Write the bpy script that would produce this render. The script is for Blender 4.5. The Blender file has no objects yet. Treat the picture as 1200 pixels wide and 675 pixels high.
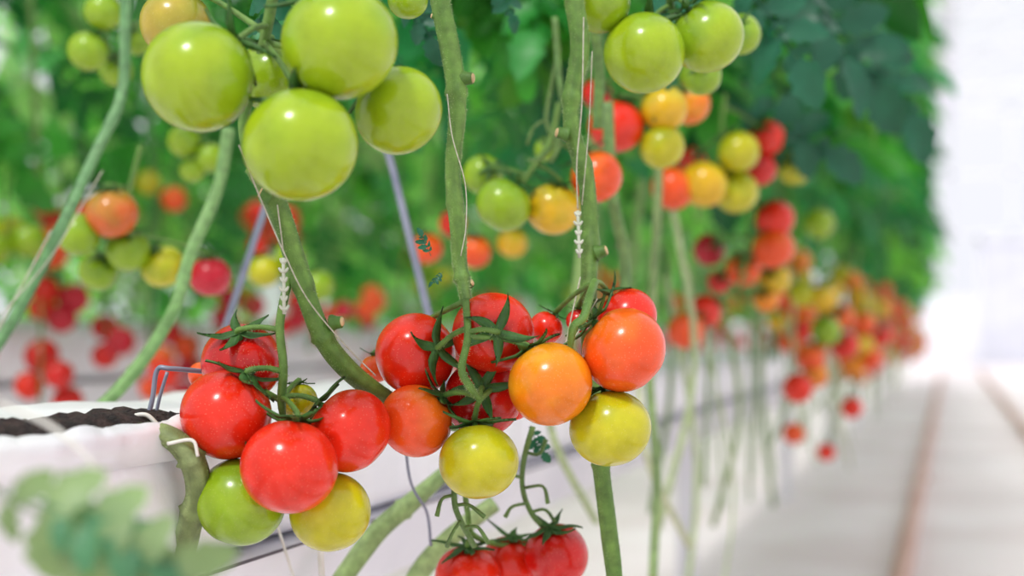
import bpy, math, random
import numpy as np
from mathutils import Vector, Matrix, Quaternion, noise
random.seed(7); rng=np.random.default_rng(7)
D=bpy.data; scn=bpy.context.scene
def link(o): scn.collection.objects.link(o); return o
def L(r,g,b):
    f=lambda c:(c/255/12.92) if c/255<=.04045 else ((c/255+.055)/1.055)**2.4
    return (f(r),f(g),f(b))
# ---------------------------------------------------------------- camera
H=.65; YAW=math.atan(512/1667); PITCH=math.atan(52.5/1667); FP=1667.
cam=D.cameras.new('camera'); cam.lens=50; cam.sensor_width=36
co=link(D.objects.new('camera',cam)); co.location=(0,0,H)
co.rotation_euler=(math.pi/2+PITCH,0,YAW); scn.camera=co
cam.dof.use_dof=True; cam.dof.focus_distance=.97; cam.dof.aperture_fstop=3.3
cam.clip_start=.02; cam.clip_end=200
RM=co.rotation_euler.to_matrix()
# site survey: bearing + elevation readings with a measured distance -> world metres (rows run along +Y)
def P(u,v,d): return Vector((0,0,H))+RM@Vector(((u-600)/FP*d,(337.5-v)/FP*d,-d))
def DV(a): return (RM@Vector((a[0],a[1],a[2]))).normalized()   # right, up, toward viewer
# ---------------------------------------------------------------- materials
def newmat(n):
    m=D.materials.new(n); m.use_nodes=True; nt=m.node_tree
    return m,nt,nt.nodes['Principled BSDF'],nt.nodes['Material Output']
def nd(nt,t,**k):
    n=nt.nodes.new(t)
    for a,b in k.items(): setattr(n,a,b)
    return n
def mixc(nt,fac,a,b,mode='MIX'):
    n=nd(nt,'ShaderNodeMix',data_type='RGBA',blend_type=mode)
    for s,val in ((0,fac),(6,a),(7,b)):
        if hasattr(val,'is_output'): nt.links.new(val,n.inputs[s])
        else: n.inputs[s].default_value=val
    return n.outputs[2]
def tomato_mat():
    m,nt,b,o=newmat('tomato_skin'); lk=nt.links.new
    at=nd(nt,'ShaderNodeAttribute',attribute_name='col')
    tc=nd(nt,'ShaderNodeTexCoord')
    n=nd(nt,'ShaderNodeTexNoise'); n.inputs['Scale'].default_value=38; n.inputs['Detail'].default_value=5; n.inputs['Roughness'].default_value=.6; lk(tc.outputs['Object'],n.inputs['Vector'])
    r=nd(nt,'ShaderNodeMapRange'); r.inputs[1].default_value=.3; r.inputs[2].default_value=.7; r.inputs[3].default_value=.8; r.inputs[4].default_value=1.14; lk(n.outputs['Fac'],r.inputs[0])
    c=nd(nt,'ShaderNodeCombineXYZ'); 
    for i in range(3): lk(r.outputs[0],c.inputs[i])
    c1=mixc(nt,1.,at.outputs['Color'],c.outputs[0],'MULTIPLY')
    v=nd(nt,'ShaderNodeTexVoronoi'); v.inputs['Scale'].default_value=520; lk(tc.outputs['Object'],v.inputs['Vector'])
    r2=nd(nt,'ShaderNodeMapRange'); r2.inputs[1].default_value=.1; r2.inputs[2].default_value=.22; r2.inputs[3].default_value=.14; r2.inputs[4].default_value=0; lk(v.outputs['Distance'],r2.inputs[0])
    c2=mixc(nt,r2.outputs[0],c1,(.95,.8,.45,1))
    lk(c2,b.inputs['Base Color'])
    b.inputs['Roughness'].default_value=.23
    b.inputs['Specular IOR Level'].default_value=.42
    b.inputs['Subsurface Weight'].default_value=.08
    b.inputs['Subsurface Radius'].default_value=(1,.5,.2); b.inputs['Subsurface Scale'].default_value=.005
    b.inputs['Coat Weight'].default_value=.15; b.inputs['Coat Roughness'].default_value=.06
    return m
def tissue(name,rough,sc,amt,transl=0,bump=.0):
    m,nt,b,o=newmat(name); lk=nt.links.new
    at=nd(nt,'ShaderNodeAttribute',attribute_name='col')
    tc=nd(nt,'ShaderNodeTexCoord')
    n=nd(nt,'ShaderNodeTexNoise'); n.inputs['Scale'].default_value=sc; n.inputs['Detail'].default_value=5; lk(tc.outputs['Object'],n.inputs['Vector'])
    r=nd(nt,'ShaderNodeMapRange'); r.inputs[1].default_value=.3; r.inputs[2].default_value=.7; r.inputs[3].default_value=1-amt; r.inputs[4].default_value=1+amt; lk(n.outputs['Fac'],r.inputs[0])
    c=nd(nt,'ShaderNodeCombineXYZ')
    for i in range(3): lk(r.outputs[0],c.inputs[i])
    col=mixc(nt,1.,at.outputs['Color'],c.outputs[0],'MULTIPLY')
    lk(col,b.inputs['Base Color']); b.inputs['Roughness'].default_value=rough
    if bump:
        n2=nd(nt,'ShaderNodeTexNoise'); n2.inputs['Scale'].default_value=900; lk(tc.outputs['Object'],n2.inputs['Vector'])
        bp=nd(nt,'ShaderNodeBump'); bp.inputs['Strength'].default_value=bump; bp.inputs['Distance'].default_value=.0006
        lk(n2.outputs['Fac'],bp.inputs['Height']); lk(bp.outputs[0],b.inputs['Normal'])
    if transl:
        t=nd(nt,'ShaderNodeBsdfTranslucent'); ms=nd(nt,'ShaderNodeMixShader'); ms.inputs[0].default_value=transl
        g=mixc(nt,1.,col,(1.3,1.5,.6,1),'MULTIPLY'); lk(g,t.inputs['Color'])
        lk(b.outputs[0],ms.inputs[1]); lk(t.outputs[0],ms.inputs[2]); lk(ms.outputs[0],o.inputs['Surface'])
    return m
def simple(name,c,rough=.5,c2=None,sc=3.,metal=0,bump=0,bsc=20):
    m,nt,b,o=newmat(name); lk=nt.links.new; c=tuple(c)+(1,)
    c2=tuple(c2)+(1,) if c2 else tuple(x*.9 for x in c[:3])+(1,)
    tc=nd(nt,'ShaderNodeTexCoord'); n=nd(nt,'ShaderNodeTexNoise'); n.inputs['Scale'].default_value=sc; n.inputs['Detail'].default_value=6
    lk(tc.outputs['Object'],n.inputs['Vector'])
    r=nd(nt,'ShaderNodeMapRange'); r.inputs[1].default_value=.35; r.inputs[2].default_value=.65; lk(n.outputs['Fac'],r.inputs[0])
    lk(mixc(nt,r.outputs[0],c,c2),b.inputs['Base Color']); b.inputs['Roughness'].default_value=rough; b.inputs['Metallic'].default_value=metal
    if bump:
        n2=nd(nt,'ShaderNodeTexNoise'); n2.inputs['Scale'].default_value=bsc; n2.inputs['Detail'].default_value=4; lk(tc.outputs['Object'],n2.inputs['Vector'])
        bp=nd(nt,'ShaderNodeBump'); bp.inputs['Strength'].default_value=bump; bp.inputs['Distance'].default_value=.01
        lk(n2.outputs['Fac'],bp.inputs['Height']); lk(bp.outputs[0],b.inputs['Normal'])
    return m
M_TOM=tomato_mat()
M_STEM=tissue('green_stem',.55,120,.28,bump=.8)
M_LEAF=tissue('tomato_leaf',.42,14,.3,transl=.3)
M_SLAB=simple('white_plastic_film',L(248,248,251),.35,L(234,233,241),5,bump=.45,bsc=14)
M_SOIL=simple('coir_substrate',L(66,50,46),.9,L(26,20,22),90,bump=1,bsc=160)
M_GUT=simple('white_steel',L(238,237,243),.4,L(222,221,230),4)
M_DARK=simple('gutter_dark_seam',L(84,74,84),.6)  # dark colour of the thin lip along the gutter edge
M_FLOOR=simple('white_ground_cloth',L(250,244,245),.6,L(234,223,223),1.6,bump=.1)
M_RAIL=simple('tan_pipe_paint',L(212,176,160),.5,L(192,146,126),3)  # pinkish tan pipe colour, varied to a browner tan by noise
M_STEEL=simple('galvanised_steel',L(150,155,172),.4,L(120,125,145),30,metal=.3)
M_WHITE=simple('white_plastic',L(232,230,222),.4,L(215,212,202),60)
M_TWINE=simple('jute_twine',L(200,196,178),.8,L(165,160,140),300)
M_CLIP=simple('translucent_clip_plastic',L(206,208,192),.4,L(180,186,166),60)
M_FRAME=simple('white_painted_aluminium',L(232,234,241),.4)
M_WALL=simple('white_panel',L(242,243,249),.5,L(234,236,245),.6)
m,nt,b,o=newmat('greenhouse_glass'); M_GLASS=m
t=nd(nt,'ShaderNodeBsdfTransparent'); g=nd(nt,'ShaderNodeBsdfGlossy'); g.inputs['Roughness'].default_value=.1
w=nd(nt,'ShaderNodeTexNoise'); w.inputs['Scale'].default_value=1.
rr=nd(nt,'ShaderNodeMapRange'); rr.inputs[3].default_value=.03; rr.inputs[4].default_value=.08; nt.links.new(w.outputs['Fac'],rr.inputs[0])
ms=nd(nt,'ShaderNodeMixShader'); nt.links.new(rr.outputs[0],ms.inputs[0]); nt.links.new(t.outputs[0],ms.inputs[1]); nt.links.new(g.outputs[0],ms.inputs[2]); nt.links.new(ms.outputs[0],o.inputs['Surface'])
# ---------------------------------------------------------------- mesh builder
class MB:
    def __init__(s): s.v=[]; s.f=[]; s.c=[]; s.m=[]
    def add(s,v,f,c,mi=0):
        o=len(s.v); s.v+= [tuple(x) for x in v]; s.f+=[tuple(i+o for i in q) for q in f]
        s.c+= (list(c) if isinstance(c,list) else [c]*len(v)); s.m+=[mi]*len(f)
    def box(s,lo,hi,c=(1,1,1),mi=0):
        x0,y0,z0=lo;x1,y1,z1=hi
        s.add([(x0,y0,z0),(x1,y0,z0),(x1,y1,z0),(x0,y1,z0),(x0,y0,z1),(x1,y0,z1),(x1,y1,z1),(x0,y1,z1)],
          [(0,3,2,1),(4,5,6,7),(0,1,5,4),(1,2,6,5),(2,3,7,6),(3,0,4,7)],c,mi)
    def obj(s,name,mats,parent=None,smooth=True,origin=None):
        me=D.meshes.new(name); og=Vector(origin) if origin is not None else Vector((0,0,0))
        me.from_pydata([tuple(Vector(p)-og) for p in s.v],[],s.f)
        if not isinstance(mats,(list,tuple)): mats=[mats]
        for mm in mats: me.materials.append(mm)
        me.polygons.foreach_set('material_index',s.m)
        if smooth: me.polygons.foreach_set('use_smooth',[True]*len(s.f))
        a=me.color_attributes.new('col','FLOAT_COLOR','POINT')
        a.data.foreach_set('color',np.array([tuple(c[:3])+(1,) for c in s.c],dtype=np.float32).ravel())
        ob=link(D.objects.new(name,me)); ob.location=og
        if parent is not None: ob.parent=parent; ob.location=og-parent.location
        return ob
def empty(name,loc):
    e=link(D.objects.new(name,None)); e.location=loc; e.empty_display_size=.02; return e
def crom(pts,n=6):
    p=[Vector(q) for q in pts]
    if len(p)<3: 
        return [p[0].lerp(p[-1],i/(n*1.)) for i in range(n+1)]
    out=[]
    e=[2*p[0]-p[1]]+p+[2*p[-1]-p[-2]]
    for i in range(1,len(e)-2):
        a,b,c,d=e[i-1:i+3]
        for k in range(n):
            t=k/n
            out.append(.5*((2*b)+(c-a)*t+(2*a-5*b+4*c-d)*t*t+(3*b-a-3*c+d)*t**3))
    out.append(p[-1]); return out
hr=random.Random(3)
def tube(mb,pts,rad,col,n=6,seg=10,mi=0,jit=0,col2=None,nodes=(),hair=0):
    """rad: number or list matching pts"""
    if not isinstance(rad,(list,tuple)): rad=[rad]*len(pts)
    C=crom(pts,n); N=len(C); m=len(rad)-1
    V=[];F=[];K=[];HB=[]
    up=Vector((.13,.21,.97)); prev=None
    for i,c in enumerate(C):
        t=(C[min(i+1,N-1)]-C[max(i-1,0)]).normalized()
        if prev is None:
            a=t.cross(up); 
            if a.length<.1: a=t.cross(Vector((1,0,0)))
        else: a=prev-t*prev.dot(t)
        a.normalize(); prev=a; b=t.cross(a)
        s=i/(N-1)*m; j=min(int(s),m-1) if m>0 else 0; r=rad[j]+(rad[min(j+1,m)]-rad[j])*(s-j)
        for nn,amp in nodes: r*=1+amp*math.exp(-((i/(N-1)-nn)/.012)**2)
        HB.append((c,a,b,r,t))
        for k in range(seg):
            th=2*math.pi*k/seg
            rr=r*(1+jit*noise.noise(c*40+Vector((k*.9,0,0)))+ (jit*.5*math.cos(3*th)))
            V.append(c+(a*math.cos(th)+b*math.sin(th))*rr)
            cc=col
            if col2: 
                w=min(1,max(0,.5+.9*noise.noise(c*25+Vector((0,k*.5,3))))); cc=tuple(col[q]*(1-w)+col2[q]*w for q in range(3))
            K.append(cc)
    for i in range(N-1):
        for k in range(seg):
            F.append((i*seg+k,i*seg+(k+1)%seg,(i+1)*seg+(k+1)%seg,(i+1)*seg+k))
    F.append(tuple(range(seg))[::-1]); F.append(tuple((N-1)*seg+k for k in range(seg)))
    mb.add(V,F,K,mi)
    for _ in range(hair):
        i=hr.randrange(N-1); f=hr.random(); c,a,b,r,t=HB[i]; c2=HB[i+1][0]; th=hr.random()*6.283
        d=(a*math.cos(th)+b*math.sin(th)); q=c.lerp(c2,f)+d*r*.93; e=q+(d+t*hr.uniform(-.4,.4))*hr.uniform(.0009,.0022); w=t*.00013
        mb.add([q-w,q+w,e],[(0,1,2)],L(176,196,140),mi)
    return C
# ---------------------------------------------------------------- fruit
COL={ # (blossom end, calyx end)
 'g':(L(142,174,24),L(120,158,32)),'G':(L(154,180,24),L(128,166,34)),
 'y':(L(192,186,22),L(160,172,22)),'Y':(L(224,176,24),L(198,184,34)),
 'o':(L(232,122,12),L(230,160,24)),'O':(L(238,80,22),L(232,108,20)),
 'r':(L(230,42,14),L(212,34,12)),'R':(L(214,24,16),L(186,20,14)),'m':(L(196,18,46),L(180,14,36)),
 'b':(L(212,100,40),L(170,136,44)),'d':(L(182,160,56),L(150,154,46))}
def tomato_geo(r,key,seg=40,ring=26,seed=0):
    V=[];F=[];K=[]; c0,c1=COL[key]; rs=random.Random(seed); ph=rs.random()*6; sq=rs.uniform(.92,.98); lob=rs.uniform(.008,.02)
    for i in range(ring+1):
        th=math.pi*i/ring
        for k in range(seg):
            p=2*math.pi*k/seg
            rho=math.sin(th); z=math.cos(th)
            f=1+lob*math.cos(5*p+ph)*(.3+.7*max(0,z))+.008*math.cos(2*p+ph)
            x=rho*f*math.cos(p); y=rho*f*math.sin(p)
            zz=z*sq
            if z>0: zz-=.15*math.exp(-(rho/.24)**2)
            else: zz+=.03*math.exp(-(rho/.2)**2)
            V.append((x*r,y*r,zz*r))
            w=min(1,max(0,(z+.15)*.8+.8*noise.noise(Vector((x*1.7+seed,y*1.7,z*1.7)))))
            K.append(tuple(c0[q]*(1-w)+c1[q]*w for q in range(3)))
    for i in range(ring):
        for k in range(seg):
            F.append((i*seg+k,(i+1)*seg+k,(i+1)*seg+(k+1)%seg,i*seg+(k+1)%seg))
    return V,F,K
SEP=L(44,86,32); SEP2=L(68,114,44)
def calyx_geo(mb,r,seed,open_=1.):
    rs=random.Random(seed); n=rs.choice([5,6,6]); a0=rs.random()*6
    for s in range(n):
        az=a0+2*math.pi*s/n+rs.uniform(-.2,.2); Ls=rs.uniform(.8,1.1)*open_; lift=rs.uniform(.05,.3); curl=rs.uniform(-.25,.3); side=rs.uniform(-.3,.3)
        V=[];F=[];K=[]; N=8
        for i in range(N+1):
            t=i/N; wd=.13*(math.sin(math.pi*min(1,t*.82+.16))**.8)*(1-t**2.5)+.004
            rho=.03+Ls*t; a=az+side*t*t
            h=.79+.09*min(1,t*4)+lift*t+curl*t*t
            surf=.97*math.sqrt(max(0,1-rho*rho)) if rho<1 else 0
            if rho<.95: h=max(h,surf+.035)
            d=Vector((math.cos(a),math.sin(a),0)); q=Vector((-math.sin(a),math.cos(a),0))
            for e,zz in ((-1,.04),(0,0),(1,.04),(0,-.022)):
                V.append(((d*rho+q*wd*e)*r).to_tuple()[:2]+((h+zz)*r,))
                K.append(SEP if e==0 else SEP2)
        for i in range(N):
            for k in range(4):
                F.append((i*4+k,i*4+(k+1)%4,(i+1)*4+(k+1)%4,(i+1)*4+k))
        mb.add(V,F,K)
    # hub
    tube(mb,[(0,0,.74*r),(0,0,.88*r),(0,0,.98*r)],[.12*r,.1*r,.055*r],SEP2,n=2,seg=8)
STG=L(76,114,42); STG2=L(106,140,62)
cnt=[0]
def truss(toms,ped=None,pr=.0035,seg=40,ring=26,calyx=True,name='tomato_truss',pcol=(STG,STG2),hair=0):
    cs=[P(t[0],t[1],t[3]) for t in toms]; ctr=sum(cs,Vector())/len(cs)
    E=empty(name,ctr); PD=None; mb=MB()
    if ped:
        pts=[P(*q) for q in ped]; PD=tube(mb,pts,[pr]*(len(pts)-1)+[pr*.6],pcol[0],n=8,seg=10,jit=.08,col2=pcol[1],hair=hair)
    for i,t in enumerate(toms):
        u,v,rp,d,key=t[:5]; r=rp*d/FP; c=cs[i]; cnt[0]+=1; sd=cnt[0]
        ax=DV(t[5]) if len(t)>5 and t[5] else None
        if PD:
            near=min(PD,key=lambda q:(q-(c+(ax*r if ax else Vector((0,0,r))))).length)
            if ax is None: ax=((near-c).normalized()+Vector((0,0,.35))).normalized()
        elif ax is None: ax=Vector((random.uniform(-.4,.4),random.uniform(-.4,.4),1)).normalized()
        qt=Vector((0,0,1)).rotation_difference(ax)
        V,F,K=tomato_geo(r,key,seg,ring,sd)
        b=MB(); b.add([c+qt@Vector(p) for p in V],F,K); b.obj('tomato_%d'%(i+1),M_TOM,E,origin=c)
        if calyx:
            b=MB(); calyx_geo(b,r,sd); b.v=[tuple(c+qt@Vector(p)) for p in b.v]; b.obj('calyx_%d'%(i+1),M_STEM,E,origin=c)
        if PD:
            top=c+ax*r*.92; k=top+ax*r*.18
            mid=k.lerp(near,.5)+Vector((0,0,.002))
            if (near-c).length>r*.95:
                tube(mb,[top,k,mid,near],[.0016,.0021,.0018,.0022],pcol[0],n=4,seg=7,col2=pcol[1],hair=hair//4)
    if mb.v: mb.obj('peduncle',M_STEM,E,origin=ctr)
    return E
# cluster A : large unripe, upper left, nearest
truss([(232,90,66,.82,'G',(.6,.7,-.4)),(398,50,68,.82,'G',(-.3,1,-.2)),(352,170,68,.81,'G',(-.1,.9,-.5)),(467,130,53,.87,'G',(-.7,.7,-.3)),
       (206,28,42,.93,'d',(.3,1,0)),(318,90,42,.91,'g',(0,1,0)),(478,0,24,.95,'g',(0,1,0))],
      [(330,-60,.88),(315,20,.885),(300,90,.9),(285,140,.9),(292,185,.9),(305,215,.91)])
# cluster B
truss([(755,62,48,1.1,'G',(.2,.8,-.5)),(829,43,44,1.12,'G',(-.6,.8,.2)),(700,0,40,1.1,'g',(.6,.8,0)),(822,88,24,1.3,'g'),(868,40,24,1.3,'g')],
      [(790,-40,1.12),(785,0,1.13),(790,18,1.14)])
# cluster C
truss([(265,486,54,.95,'r',(.45,.85,.1)),(283,425,47,.985,'R',(.05,.75,.65)),(410,505,50,.95,'r',(-.75,.65,-.1)),(339,547,58,.915,'r',(.1,.95,-.3)),
       (282,588,53,.95,'g',(.3,.9,-.2)),(387,600,48,.95,'y',(-.3,.9,-.3)),(350,470,22,1.0,'y',(0,1,0)),(236,440,16,1.02,'O',(1,.5,0))],
      [(348,300,.955),(338,330,.955),(328,380,.955),(332,430,.955),(330,470,.96),(333,498,.965)],pr=.003,hair=300)
# cluster D
truss([(487,415,48,1.0,'r',(.55,.2,.8)),(578,390,48,.985,'r',(.1,.05,1)),(487,493,43,.975,'O',(.75,.65,.1)),(566,466,46,1.0,'R',(.0,.3,1)),
       (645,450,50,.955,'o',(-.5,.8,-.2)),(561,541,47,.96,'y',(-.1,.95,-.3)),(600,470,24,1.03,'r',(0,1,0)),(440,432,18,1.05,'O',(0,1,0))],
      [(546,352,.975),(548,395,.955),(541,432,.945),(550,452,.945),(562,468,.95)],pr=.0026,hair=300)
# cluster E
truss([(731,410,51,.97,'O',(-.75,.7,-.1)),(735,372,36,1.03,'r',(-.6,.8,0)),(715,502,48,.975,'y',(-.15,.95,-.3)),(640,384,20,1.04,'r',(.5,.8,0)),(678,376,15,1.03,'R',(0,1,0))],
      [(697,330,.99),(690,352,.96),(684,372,.95),(672,384,.95),(668,410,.955)],pr=.003,hair=200)
# cluster F
truss([(548,676,39,1.1,'r',(0,.9,.3)),(597,663,36,1.13,'r',(.1,.9,.2)),(652,651,38,1.1,'R',(-.2,.9,.4))],
      [(545,575,1.08),(548,600,1.08),(556,628,1.1),(600,640,1.12),(640,632,1.12)],pr=.0022)
# further clusters
def bt(toms,ped=None): return truss(toms,ped,seg=28,ring=18,pr=.003)
bt([(590,240,33,1.33,'g',(.5,.8,.1)),(648,245,32,1.35,'Y',(.2,.9,.2)),(566,205,24,1.42,'g'),(699,207,31,1.35,'O',(-.6,.7,.1)),(640,175,14,1.45,'g')],
   [(655,120,1.33),(645,165,1.33),(625,195,1.33),(612,215,1.33)])
bt([(722,148,33,1.5,'r',(.2,.9,0)),(778,128,28,1.5,'Y'),(776,172,27,1.5,'y'),(808,122,25,1.55,'o'),(816,86,22,1.6,'g'),(700,110,18,1.6,'R')],
   [(752,70,1.5),(752,110,1.5),(755,150,1.5)])
bt([(866,178,25,1.8,'y'),(825,216,28,1.8,'Y'),(788,221,26,1.8,'O'),(863,225,26,1.83,'y'),(898,162,22,1.9,'r'),(890,198,20,1.9,'R'),(932,195,22,2.,'y'),(812,190,18,1.9,'r')],
   [(850,110,1.82),(846,150,1.82),(848,200,1.82)])
bt([(908,257,23,2.1,'r'),(906,291,25,2.1,'O'),(871,316,21,2.15,'O'),(831,293,19,2.2,'m'),(826,365,20,2.1,'r'),(804,388,22,2.05,'O'),(908,327,19,2.2,'Y'),(843,330,14,2.2,'R'),(898,350,16,2.2,'o')],
   [(880,210,2.1),(878,260,2.1),(868,330,2.1),(842,360,2.1)])
bt([(964,350,18,2.6,'Y'),(985,372,16,2.7,'O'),(940,345,16,2.6,'y'),(968,388,18,2.6,'g'),(950,420,18,2.6,'O'),(990,405,17,2.7,'r'),(935,455,18,2.5,'r'),(955,440,16,2.6,'o'),(960,262,18,2.5,'g')],
   [(960,240,2.6),(962,300,2.6),(960,380,2.6),(950,430,2.6)])
bt([(1012,380,15,3.1,'O'),(1030,392,15,3.2,'r'),(1010,405,15,3.1,'Y'),(1020,420,15,3.1,'O'),(1000,432,15,3.1,'o'),(930,508,13,2.9,'O'),(998,478,13,3.,'r'),(968,530,11,3.,'r')],
   [(1015,330,3.1),(1014,380,3.1),(1008,430,3.1)])
bt([(131,250,31,1.45,'b',(-.1,.9,.2)),(92,275,26,1.45,'g'),(150,293,26,1.48,'g'),(115,318,23,1.5,'g'),(191,312,26,1.5,'y'),(246,324,25,1.5,'m',(0,1,.2))],
   [(165,170,1.45),(150,230,1.45),(140,270,1.45)])
bt([(121,14,23,1.5,'g'),(103,60,24,1.5,'g'),(136,82,20,1.55,'g'),(160,45,20,1.6,'g')],[(130,-60,1.5),(128,0,1.5),(125,50,1.5)])
bt([(216,166,20,1.7,'g'),(246,185,18,1.7,'g'),(225,200,15,1.7,'g')],[(235,110,1.7),(235,150,1.7),(232,180,1.7)])
bt([(500,291,19,1.9,'O'),(556,295,20,1.9,'O'),(600,285,18,1.9,'Y'),(530,262,16,1.95,'r')])
bt([(310,318,20,1.9,'y'),(372,335,20,1.9,'g'),(340,300,18,1.9,'g')])
# ---------------------------------------------------------------- near stems
GS=L(76,114,40); GS2=L(106,140,60)
def stem(pts,r,name='tomato_stem',c=GS,c2=GS2,nodes=(),jit=.08,stubs=(),seg=18,hair=0):
    mb=MB(); W=[P(*q) for q in pts]; C=tube(mb,W,r,c,n=10,seg=seg,jit=jit,col2=c2,nodes=nodes,hair=hair)
    for (u,v,d,dx,dy,rr) in stubs:
        a=P(u,v,d); bq=a+DV((dx,dy,.25))*rr*1.9
        tube(mb,[a,a.lerp(bq,.5),bq],[rr*1.5,rr*1.1,rr],c,n=3,seg=10,jit=.1)
        dd=(bq-a).normalized()*rr*.25
        tube(mb,[bq,bq+dd],[rr*.85,rr*.7],L(206,176,130),n=2,seg=10)
    return mb.obj(name,M_STEM,origin=W[0])
stem([(505,-60,1.0),(516,0,1.),(530,70,1.),(536,130,1.),(531,200,1.),(537,270,1.),(539,310,1.),(546,350,.99),(547,372,.985)],[.007,.007,.007,.0063,.0054,.0058,.0052,.0042,.003],
     nodes=((.33,.3),(.56,.15),(.8,.35)),stubs=((541,92,1.,1,0,.0042),(545,335,1.,.6,.3,.003),(512,20,1.,-1,.2,.002)),hair=2600)
stem([(668,-60,1.06),(673,0,1.06),(680,55,1.06),(671,110,1.06),(671,155,1.06),(686,205,1.06),(692,270,1.06),(690,340,1.05),(692,420,1.05),(702,520,1.03),(706,560,1.03),(716,640,1.04),(726,720,1.05)],[.0072]*3+[.0063]*9+[.0056],
     nodes=((.26,.3),(.4,.25),(.52,.2),(.8,.15)),stubs=((665,158,1.05,-1,.2,.0042),(698,297,1.05,1,.3,.0042)),hair=3400)
stem([(296,195,.93),(322,235,.94),(345,300,.95),(368,370,.96),(392,415,.97),(435,455,.99),(500,490,1.04),(580,500,1.1)],[.0058,.0074,.0071,.0068,.0072,.0068,.0062,.006],
     nodes=((.12,.35),(.35,.15),(.5,.25)),stubs=((318,232,.93,-1,.5,.004),(388,378,.96,1,.1,.004)),hair=2400)
stem([(140,512,.93),(190,508,.93),(222,535,.93),(233,575,.94),(222,620,.95),(212,680,.97),(205,740,.98)],[.006,.007,.008,.0085,.0078,.0066,.006],c=L(98,112,60),c2=L(134,148,96),jit=.2,nodes=((.35,.3),(.6,.25)),hair=900)
stem([(520,555,1.2),(480,590,1.18),(440,625,1.17),(400,680,1.16),(380,720,1.16)],[.006,.008,.0085,.0085,.008],c=L(124,152,90),c2=L(146,172,112),nodes=((.3,.2),))
stem([(580,590,1.2),(540,620,1.2),(500,660,1.2),(470,710,1.2)],[.007,.008,.009,.008],c=L(136,162,102),c2=L(152,176,118))
stem([(150,-60,1.35),(147,30,1.35),(143,110,1.35),(112,180,1.33),(75,260,1.3),(40,330,1.3),(0,400,1.3),(-60,480,1.3)],.0053,c=L(84,132,80),c2=L(112,154,102),nodes=((.35,.2),(.6,.2)))
stem([(268,150,1.35),(255,220,1.35),(222,300,1.33),(205,360,1.32),(165,425,1.3),(120,475,1.28),(80,500,1.25)],.006,c=L(104,146,80),c2=L(128,166,102),nodes=((.4,.2),(.7,.2)))
stem([(712,120,1.4),(718,230,1.4),(732,300,1.4),(728,360,1.4),(700,470,1.4)],.006,c=L(92,132,70),c2=L(118,148,86),nodes=((.45,.4),))
stem([(770,80,1.6),(772,200,1.6),(766,330,1.6),(762,450,1.6),(770,560,1.55),(765,680,1.5)],.005,c=L(112,142,84),c2=L(138,158,102))
stem([(650,20,1.3),(662,120,1.3),(700,60,1.3)],.003,c=L(84,120,70))
stem([(696,30,1.25),(702,80,1.28),(700,150,1.3)],.005,c=L(96,136,76))
# rods
for pts in ([(445,150,1.35),(462,205,1.35),(505,380,1.35),(530,480,1.35)],[(330,180,1.4),(305,260,1.4),(262,390,1.38),(250,430,1.37)]):
    mb=MB(); tube(mb,[P(*q) for q in pts],.0038,(1,1,1),n=4,seg=10); mb.obj('support_rod',M_STEEL)
# twine
for pts,r in (([(524,110,.985),(530,160,.985),(545,215,.985),(546,265,.985),(540,300,.985)],.0004),([(684,20,1.04),(682,120,1.04),(676,190,1.045),(677,245,1.045)],.0005),
    ([(694,60,1.045),(690,150,1.045),(682,240,1.045)],.0004),
    ([(280,170,.9),(300,220,.92),(330,290,.935),(360,350,.94),(405,405,.955),(440,440,.97)],.0005),([(325,240,.93),(332,295,.94)],.0005),([(680,325,1.03),(668,380,.99),(664,410,.97),(700,350,.97)],.0005),
    ([(120,200,1.28),(60,300,1.27),(0,370,1.25)],.0006),([(60,270,1.28),(20,345,1.27),(-10,400,1.25)],.0008)):
    mb=MB(); tube(mb,[P(*q) for q in pts],r,(1,1,1),n=8,seg=6); mb.obj('support_twine',M_TWINE)
# truss clips (ladder-shaped plastic arches)
def clip(a,b,w=.0032,n=7):
    A=P(*a);B=P(*b); mb=MB(); ax=(B-A).normalized(); sd=ax.cross(DV((0,0,1))).normalized(); Lg=(B-A).length
    tube(mb,[A,B],.0012,(1,1,1),n=4,seg=8)
    for i in range(n):
        c=A+ax*Lg*(i+.5)/n; ww=w*(1 if i%2 else .7)
        for s in (-1,1): tube(mb,[c,c+sd*s*ww*.6-ax*.001,c+sd*s*ww-ax*.0028],[.0015,.0012,.0007],(1,1,1),n=3,seg=6)
    mb.obj('truss_clip',M_CLIP)
clip((332,302,.94),(333,368,.945),.0031,6)
clip((677,247,1.04),(679,302,1.035),.0031,5)
# bare, picked-over peduncles
def bare(main,twigs,name='picked_truss'):
    mb=MB(); tube(mb,[P(*q) for q in main],.0021,L(72,104,44),n=6,seg=8,jit=.2,col2=L(100,130,64),hair=120)
    for t in twigs:
        W=[P(*q) for q in t]; tube(mb,W,[.0013,.0012,.0018],L(72,104,44),n=4,seg=7,col2=L(100,130,64),hair=30)
    mb.obj(name,M_STEM,origin=P(*main[0]))
bare([(532,560,1.0),(533,590,1.0),(540,610,1.01),(556,640,1.03)],[[(533,580,1.),(518,585,1.),(512,605,1.)],[(534,592,1.),(550,592,1.),(568,606,1.)],[(540,610,1.),(530,625,1.),(524,640,1.01)],[(545,618,1.),(560,618,1.),(572,636,1.01)]])
bare([(625,500,1.08),(615,535,1.08),(612,570,1.09),(622,600,1.1),(640,622,1.1)],[[(616,530,1.08),(632,532,1.08),(640,515,1.08)],[(613,560,1.08),(598,555,1.08),(594,540,1.08)],[(613,572,1.09),(636,570,1.08),(642,590,1.08)],[(616,590,1.09),(600,594,1.08),(592,606,1.08)],[(622,600,1.1),(640,598,1.1),(655,620,1.1)]])
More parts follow.
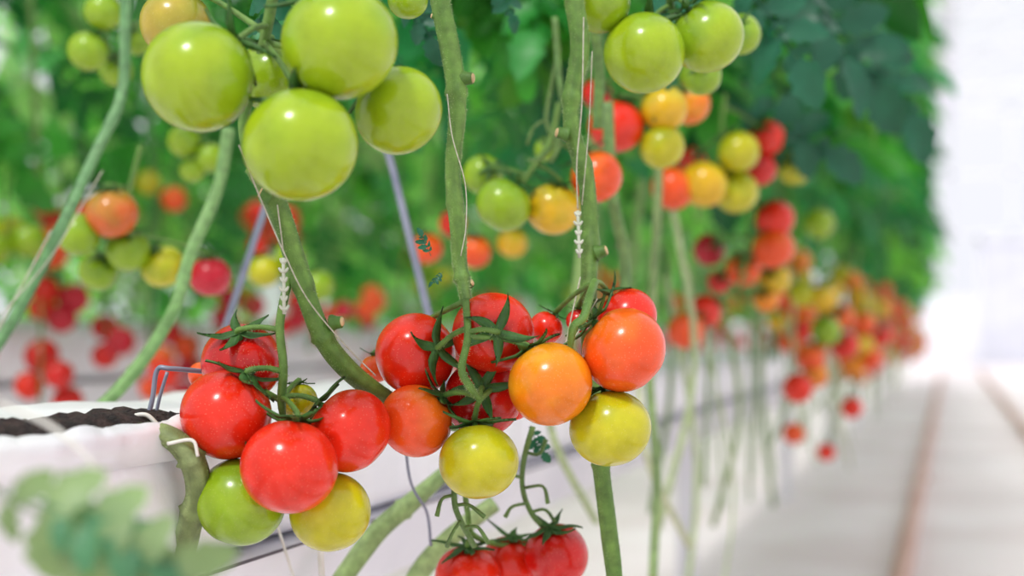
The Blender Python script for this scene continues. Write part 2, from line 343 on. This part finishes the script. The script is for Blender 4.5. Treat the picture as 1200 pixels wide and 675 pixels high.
bare([(655,55,1.3),(640,140,1.3),(655,165,1.3),(645,190,1.3)],[[(640,140,1.3),(625,150,1.3),(618,170,1.3)],[(655,165,1.3),(635,185,1.3),(618,188,1.3)]])
# ---------------------------------------------------------------- foliage
def leaflet(L0,W,nseg=7):
    V=[];
    for i in range(nseg+1):
        t=i/nseg; w=W*(math.sin(math.pi*min(1,t*.9+.06))**.7)*(1-.25*(i%2)); 
        if i==nseg: w=.001
        z=-.45*L0*t*t
        for e in (-1,0,1): V.append((L0*t+ (.0 if e==0 else .04*L0*(i%2)),e*w,z+(abs(e))*w*.35+.02*L0*math.sin(i*2.1+e)))
    F=[(i*3+k,i*3+k+1,(i+1)*3+k+1,(i+1)*3+k) for i in range(nseg) for k in range(2)]
    return np.array(V),np.array(F)
def leaf_base(seed):
    r=random.Random(seed); VS=[];FS=[];o=0
    def put(x,ang,L0,W,roll):
        nonlocal o
        V,F=leaflet(L0,W); R=Matrix.Rotation(ang,3,'Z')@Matrix.Rotation(roll,3,'X'); V=V@np.array(R).T
        V=V+np.array([x,0,-.25*x*x]); VS.append(V); FS.append(F+o); o+=len(V)
    put(.72,r.uniform(-.2,.2),.34,.13,0)
    for x,l in ((.2,.2),(.36,.3),(.47,.12),(.56,.3),(.68,.12)):
        for s in (-1,1): put(x,s*r.uniform(.9,1.35),l*r.uniform(.85,1.15),l*.36,s*r.uniform(-.4,.3))
    # rachis
    n=6; V=[]
    for i in range(n+1):
        x=.8*i/n
        for (a,b) in ((-.012,0),(0,.012),(.012,0),(0,-.012)): V.append((x,a,b-.25*x*x))
    F=[(i*4+k,i*4+(k+1)%4,(i+1)*4+(k+1)%4,(i+1)*4+k) for i in range(n) for k in range(4)]
    VS.append(np.array(V)); FS.append(np.array(F)+o)
    return np.concatenate(VS),np.concatenate(FS)
BASES=[leaf_base(i) for i in range(4)]
def npmesh(name,V,F,K,mat,parent=None):
    me=D.meshes.new(name); me.vertices.add(len(V)); me.vertices.foreach_set('co',V.astype(np.float32).ravel())
    me.loops.add(F.size); me.loops.foreach_set('vertex_index',F.astype(np.int32).ravel())
    me.polygons.add(len(F)); me.polygons.foreach_set('loop_start',np.arange(len(F),dtype=np.int32)*4)
    me.update(calc_edges=True); me.polygons.foreach_set('use_smooth',np.ones(len(F),dtype=bool))
    a=me.color_attributes.new('col','FLOAT_COLOR','POINT'); a.data.foreach_set('color',K.astype(np.float32).ravel())
    me.materials.append(mat); ob=link(D.objects.new(name,me)); ob.parent=parent; me.validate(); return ob
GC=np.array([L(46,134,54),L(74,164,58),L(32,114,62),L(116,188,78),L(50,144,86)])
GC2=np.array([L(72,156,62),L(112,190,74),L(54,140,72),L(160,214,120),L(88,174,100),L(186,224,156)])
def foliage(name,n,xr,yr,zr,size,az0=0,azs=1.1,dens_pow=1.,cols=GC,parent=None,zfun=None,bright=1.):
    Vs=[];Fs=[];Ks=[];o=0
    for i in range(n):
        B,F=BASES[i%4]; x=rng.uniform(*xr); y=yr[0]+(yr[1]-yr[0])*rng.random()**dens_pow; z=rng.uniform(*zr)
        if zfun: z=max(z,zfun(y))
        s=size*rng.uniform(.7,1.25); az=az0+rng.normal()*azs; pit=rng.uniform(.1,1.2); rl=rng.normal()*.6
        R=np.array(Matrix.Rotation(az,3,'Z')@Matrix.Rotation(pit,3,'Y')@Matrix.Rotation(rl,3,'X'))
        V=(B*s)@R.T+np.array([x,y,z]); Vs.append(V); Fs.append(F+o); o+=len(V)
        c=cols[rng.integers(len(cols))]*rng.uniform(.55,1.35)*bright; k=np.empty((len(V),4)); k[:,:3]=c; k[:,3]=1; Ks.append(k)
    return npmesh(name,np.concatenate(Vs),np.concatenate(Fs),np.concatenate(Ks),M_LEAF,parent)
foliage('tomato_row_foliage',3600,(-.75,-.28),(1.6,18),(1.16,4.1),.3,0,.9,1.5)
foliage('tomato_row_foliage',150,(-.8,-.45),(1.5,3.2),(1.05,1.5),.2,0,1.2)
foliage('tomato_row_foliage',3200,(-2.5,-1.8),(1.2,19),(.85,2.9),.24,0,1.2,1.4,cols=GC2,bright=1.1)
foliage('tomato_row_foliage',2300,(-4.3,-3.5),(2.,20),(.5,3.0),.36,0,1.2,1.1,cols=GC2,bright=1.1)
# single leaves close by
def leaf(name,u,v,d,size,dirv,roll,col,base=0):
    B,F=BASES[base]; x=DV(dirv); up=DV((0,.4,1)); y=up.cross(x).normalized(); z=x.cross(y)
    R=Matrix((x,y,z)).transposed()@Matrix.Rotation(roll,3,'X'); V=(B*size)@np.array(R).T+np.array(P(u,v,d))
    k=np.ones((len(V),4)); k[:,:3]=col; return npmesh(name,V,F,k,M_LEAF)
pale=np.array(L(142,168,118))
leaf('tomato_leaf',-30,560,.54,.085,(.9,-.5,.1),.3,pale,0)
leaf('tomato_leaf',40,585,.54,.065,(.9,-.35,.1),-.4,np.array(L(84,140,100)),1)
leaf('tomato_leaf',40,650,.54,.07,(.9,-.1,.1),.6,pale,2)
dk=np.array(L(30,96,72))
for u,v,d,s,dr,ro in ((470,-25,1.15,.07,(.4,-.9,.1),.4),(585,-35,1.2,.05,(.3,-.9,0),-.3),(860,-40,1.5,.16,(.5,-.8,.2),.3),(900,-60,1.6,.2,(.6,-.7,.1),-.5),(940,-30,1.8,.22,(.5,-.8,.1),.5),
    (850,120,1.9,.2,(.9,-.4,.1),.2),(620,500,1.09,.03,(.4,-.8,.1),.2),(505,300,.99,.02,(-.3,.8,.2),.4),(520,318,.99,.014,(-.6,-.5,.2),.4),(800,-50,1.4,.12,(-.2,-.9,.2),.2),(990,20,2.,.22,(.5,-.7,.1),.1),(320,-40,.95,.07,(-.2,-.9,-.1),.3)):
    leaf('tomato_leaf',u,v,d,s,dr,ro,dk*random.uniform(.9,1.3),random.randrange(4))
# ---------------------------------------------------------------- row vines + far trusses
def vines(name,x0,ys,zlo,zhi,r=.006,bright=1):
    mb=MB()
    for y in ys:
        x=x0+random.uniform(-.08,.08); lean=random.uniform(-.25,.25); c=random.choice([L(110,150,80),L(140,170,100),L(90,136,78)])
        tube(mb,[(x-.05,y-lean,zlo),(x,y,zlo+(zhi-zlo)*.4),(x+random.uniform(-.04,.04),y+lean*.5,zhi)],r,c,n=4,seg=6)
    return mb.obj(name,M_STEM)
vines('tomato_row_vines',-.45,[1.7+i*.33 for i in range(48)],.58,1.9)
vines('tomato_row_vines',-1.75,[1.0+i*.3 for i in range(58)],.6,1.9)
mb=MB()
for i in range(80):
    y=1.55+i*.14+random.uniform(-.06,.06); x=-.42+random.uniform(-.06,.1); c=random.choice([L(140,165,105),L(170,186,138),L(120,150,90),L(190,196,160)])
    zt=random.uniform(.62,.85); zb=random.uniform(.18,.45)
    tube(mb,[(x,y,zt),(x+random.uniform(-.02,.05),y+random.uniform(-.1,.1),(zt+zb)/2),(x+random.uniform(-.03,.06),y+random.uniform(-.12,.12),zb)],random.uniform(.002,.006),c,n=4,seg=6)
mb.obj('trailing_tomato_vines',M_STEM)
def Euler3(): return Matrix.Rotation(random.uniform(-.7,.7),3,'X')@Matrix.Rotation(random.uniform(-.7,.7),3,'Y')
def far_trusses(name,n,xr,yr,zr,keys,pw=1.,size=(5,10)):
    mb=MB()
    for i in range(n):
        x=random.uniform(*xr); y=yr[0]+(yr[1]-yr[0])*random.random()**pw; z=random.uniform(*zr); k0=random.choice(keys); zz=z
        N=random.randint(*size)
        for j in range(N):
            r=random.uniform(.024,.033); c=Vector((x+random.uniform(-.028,.028)+(.03 if j%2 else -.03),y+random.uniform(-.04,.04),zz)); zz-=random.uniform(.016,.036)
            key=random.choice(k0); V,F,K=tomato_geo(r,key,16,10,j)
            qt=Euler3(); mb.add([c+qt@Vector(p) for p in V],F,K)
        tube(mb,[(x,y,z+.1),(x,y,z),(x,y,zz)],.003,STG,n=3,seg=5,mi=1)
    return mb.obj(name,[M_TOM,M_STEM])
far_trusses('hanging_tomato_trusses',44,(-.42,-.24),(3.4,17),(.5,.88),['rRO','OoYy','rOo','ooYy','roOY','OoO'],1.3,(3,6))
far_trusses('hanging_tomato_trusses',50,(-1.75,-1.5),(1.8,16),(.55,.74),['rRm','rRm','RrO','rm'],1.3,(2,5))
far_trusses('hanging_tomato_trusses',36,(-1.75,-1.5),(1.8,16),(.75,.98),['gyO','Orr','Oo','gy','rO'],1.3,(2,5))
# ---------------------------------------------------------------- growing slabs and gutters
def slab(name,x0,x1,z0,z1,ys,ye,wr=.006):
    mb=MB(); ny=max(20,int((ye-ys)/.012)); prof=[]
    n=28
    for k in range(n):
        th=2*math.pi*k/n; c,s=math.cos(th),math.sin(th); e=.42
        prof.append((math.copysign(abs(c)**e,c),math.copysign(abs(s)**e,s)))
    V=[]
    for i in range(ny+1):
        t=i/ny; y=ys+(ye-ys)*t; en=min(t,1-t)*(ye-ys); f=min(1,.35+.65*(en/.05)**.5) if en<.05 else 1
        for px,pz in prof:
            x=(x0+x1)/2+(x1-x0)/2*px; z=(z0+z1)/2+(z1-z0)/2*pz*f
            q=Vector((x,y,z)); w=noise.noise(q*9)*wr*1.3+noise.noise(Vector((x*30,y*14,z*30)))*wr*.7+abs(noise.noise(Vector((x*12,y*22,z*12+5))))*wr
            V.append((x+px*w*(1 if px>0 else .3),y,z+ (pz*w if pz>0 else 0)))
    F=[(i*n+k,(i+1)*n+k,(i+1)*n+(k+1)%n,i*n+(k+1)%n) for i in range(ny) for k in range(n)]
    F.append(tuple(range(n))); F.append(tuple(ny*n+k for k in range(n))[::-1])
    mb.add(V,F,(1,1,1)); return mb.obj(name,M_SLAB)
slab('growing_slab',-.72,-.5,.482,.592,-.6,2.4)
slab('growing_slab',-.72,-.5,.482,.592,2.41,18,.004)
slab('growing_slab',-2.1,-1.8,.54,.675,.4,18.5,.006)
slab('growing_slab',-3.9,-3.6,.54,.675,.4,18.5,.006)
def gutter(x0,x1,z,ye,lip=True):
    mb=MB(); h=.07
    pr=[(x0-.004,z),(x0+.03,z-h),(x1-.03,z-h),(x1+.004,z)]
    V=[(a,-.8,b) for a,b in pr]+[(a,ye,b) for a,b in pr]; n=len(pr)
    mb.add(V,[(k,k+n,(k+1)%n+n,(k+1)%n) for k in range(n)],(1,1,1))
    for yy in np.arange(1.2,ye,2.2):
        mb.box(((x0+x1)/2-.02,yy,0),((x0+x1)/2+.02,yy+.04,z-h))
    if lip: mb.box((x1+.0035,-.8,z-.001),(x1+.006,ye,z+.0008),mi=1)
    mb.obj('substrate_gutter',[M_GUT,M_DARK],smooth=False)
gutter(-.72,-.5,.482,18); gutter(-2.1,-1.8,.54,18.5,False); gutter(-3.9,-3.6,.54,18.5,False)
# opening with coir
mb=MB(); n=90; V=[];
for i in range(n+1):
    for k in range(9):
        yy=.66+.25*i/n; xx=-.508-.06*k/8; e=min(i,n-i)/n*2; hz=.588+.008*min(1,e*5)*(1-(abs(k-4)/4)**4)+.005*noise.noise(Vector((xx*60,yy*60,0)))+.003*noise.noise(Vector((xx*200,yy*200,0)))
        V.append((xx+.004*noise.noise(Vector((yy*60,k,1))),yy,hz))
mb.add(V,[(i*9+k,(i+1)*9+k,(i+1)*9+k+1,i*9+k+1) for i in range(n) for k in range(8)],(1,1,1)); mb.obj('coir_substrate',M_SOIL)
# torn plastic flap around the opening
mb=MB(); V=[]
for i in range(61):
    yy=.58+.35*i/60; up=.006+.010*abs(noise.noise(Vector((yy*25,0,0))))*1.6*(1 if .1<i/60<.9 else .4)
    V+=[(-.494,yy,.565),(-.490+.004*noise.noise(Vector((yy*40,3,0))),yy,.585),(-.497+.008*noise.noise(Vector((yy*30,7,0))),yy,.589+up*.4)]
mb.add(V,[(i*3+k,(i+1)*3+k,(i+1)*3+k+1,i*3+k+1) for i in range(60) for k in range(2)],(1,1,1))
o=mb.obj('torn_slab_film',M_SLAB); s=o.modifiers.new('s','SOLIDIFY'); s.thickness=.0008
# drip stakes and lines
for pts,r,mm in (([(165,515,.98),(178,470,.98),(184,434,.98),(200,432,.98),(245,436,1.0)],.0018,M_STEEL),([(176,520,1.0),(186,470,1.0),(196,436,1.0)],.0013,M_STEEL),
    ([(136,515,.95),(150,492,.95),(170,486,.95),(185,498,.95)],.0016,M_WHITE),([(0,472,.62),(60,500,.62),(110,545,.62),(150,600,.64)],.0011,M_WHITE),
    ([(196,520,.92),(225,516,.92),(232,535,.92)],.0012,M_WHITE),([(472,470,1.1),(480,560,1.1),(500,600,1.12),(505,640,1.12)],.0012,M_STEEL),([(320,600,1.1),(345,680,1.1)],.0012,M_WHITE),([(375,640,1.05),(378,690,1.05)],.0025,M_WHITE)):
    mb=MB(); tube(mb,[P(*q) for q in pts],r,(1,1,1),n=8,seg=8); mb.obj('drip_line',mm)
# ---------------------------------------------------------------- greenhouse
mb=MB(); mb.box((-12,-4,-.05),(12,32,0)); mb.obj('floor',M_FLOOR,smooth=False)
for x in (-.12,.46):
    mb=MB(); tube(mb,[(x,-3,.045),(x,5,.045),(x,12,.045),(x,24,.045)],.026,(1,1,1),n=4,seg=14)
    for yy in np.arange(-2.5,24,3.): mb.box((x-.035,yy,0),(x+.035,yy+.02,.025))
    mb.obj('heating_pipe_rail',M_RAIL)
mb=MB(); YE=30.
# end wall: panel w/ door aperture
mb.box((-12,YE,0),(.55,YE+.1,1.4)); mb.box((3.6,YE,0),(12,YE+.1,1.4))
mb.obj('wall_end',M_WALL,smooth=False)
mb=MB(); mb.box((.62,YE-.06,.02),(2.05,YE-.02,2.45)); mb.box((2.1,YE-.1,.02),(3.55,YE-.06,2.45))
for x in (.55,3.55): mb.box((x,YE-.12,0),(x+.08,YE-.01,2.55),mi=1)
mb.box((.55,YE-.12,2.45),(3.63,YE-.01,2.58),mi=1)
for x in (.9,1.7,2.4,3.2): mb.box((x,YE-.08,.1),(x+.04,YE-.015,2.4),mi=1)
mb.obj('door_1',[simple('grey_door',L(218,220,232),.5),M_FRAME],smooth=False)
mb=MB()
for x in np.arange(-12,12.1,1.2): mb.box((x,YE,1.4),(x+.06,YE+.08,5.2))
for z in (2.6,3.8,5.1): mb.box((-12,YE,z),(12,YE+.08,z+.08))
for x in (-12,12):
    for yy in np.arange(-4,YE,2.): mb.box((x-.05,yy,0),(x+.05,yy+.1,5.2))
    for z in (.6,2.6,5.1): mb.box((x-.04,-4,z),(x+.04,YE,z+.08))
mb.obj('trim_wall_frame',M_FRAME,smooth=False)
mb=MB()
for yy in np.arange(2,YE,4.):
    mb.box((-12,yy,4.9),(12,yy+.08,5.0)); mb.box((-12,yy,4.35),(12,yy+.05,4.4))
    for x in np.arange(-12,12,1.): tube(mb,[(x,yy+.03,4.38),(x+.5,yy+.03,4.93),(x+1.,yy+.03,4.38)],.02,(1,1,1),n=1,seg=5)
    for x in (-8,-4,4,8):
        mb.box((x+1-.06,yy-.03,0),(x+1+.06,yy+.09,4.9))
for x in np.arange(-12,12.1,4): mb.box((x-.1,-4,5.0),(x+.1,YE,5.12))
for x in np.arange(-10,12,4):
    mb.box((x-.03,-4,6.0),(x+.03,YE,6.06))
    for yy in np.arange(-4,YE,1.2):
        for s in (-1,1): tube(mb,[(x,yy,6.03),(x+2*s,yy,5.06)],.02,(1,1,1),n=1,seg=4)
mb.obj('ceiling_frame',M_FRAME,smooth=False)
mb=MB()
for x in np.arange(-10,12,4):
    for s in (-1,1): mb.add([(x,-4,6.07),(x+2*s,-4,5.13),(x+2*s,YE,5.13),(x,YE,6.07)],[(0,1,2,3)],(1,1,1))
mb.obj('ceiling_glazing',M_GLASS,smooth=False)
# ---------------------------------------------------------------- light
w=D.worlds.new('overcast_sky'); scn.world=w; w.use_nodes=True; nt=w.node_tree; bg=nt.nodes['Background']
tc=nd(nt,'ShaderNodeTexCoord'); sx=nd(nt,'ShaderNodeSeparateXYZ'); nt.links.new(tc.outputs['Generated'],sx.inputs[0])
rp=nd(nt,'ShaderNodeValToRGB'); rp.color_ramp.elements[0].position=0; rp.color_ramp.elements[0].color=(.82,.83,.90,1); rp.color_ramp.elements[1].position=.6; rp.color_ramp.elements[1].color=(1,1,1.01,1)
nt.links.new(sx.outputs['Z'],rp.inputs[0]); nt.links.new(rp.outputs[0],bg.inputs['Color']); bg.inputs['Strength'].default_value=1.1
sl=D.lights.new('sun','SUN'); sl.energy=2.1; sl.angle=math.radians(8); sl.color=(1,.98,.94)
so=link(D.objects.new('sun',sl)); so.rotation_euler=Vector(RM@Vector((-.25,.85,.6))).to_track_quat('Z','Y').to_euler()
scn.view_settings.view_transform='Standard'; scn.view_settings.look='None'; scn.view_settings.exposure=0
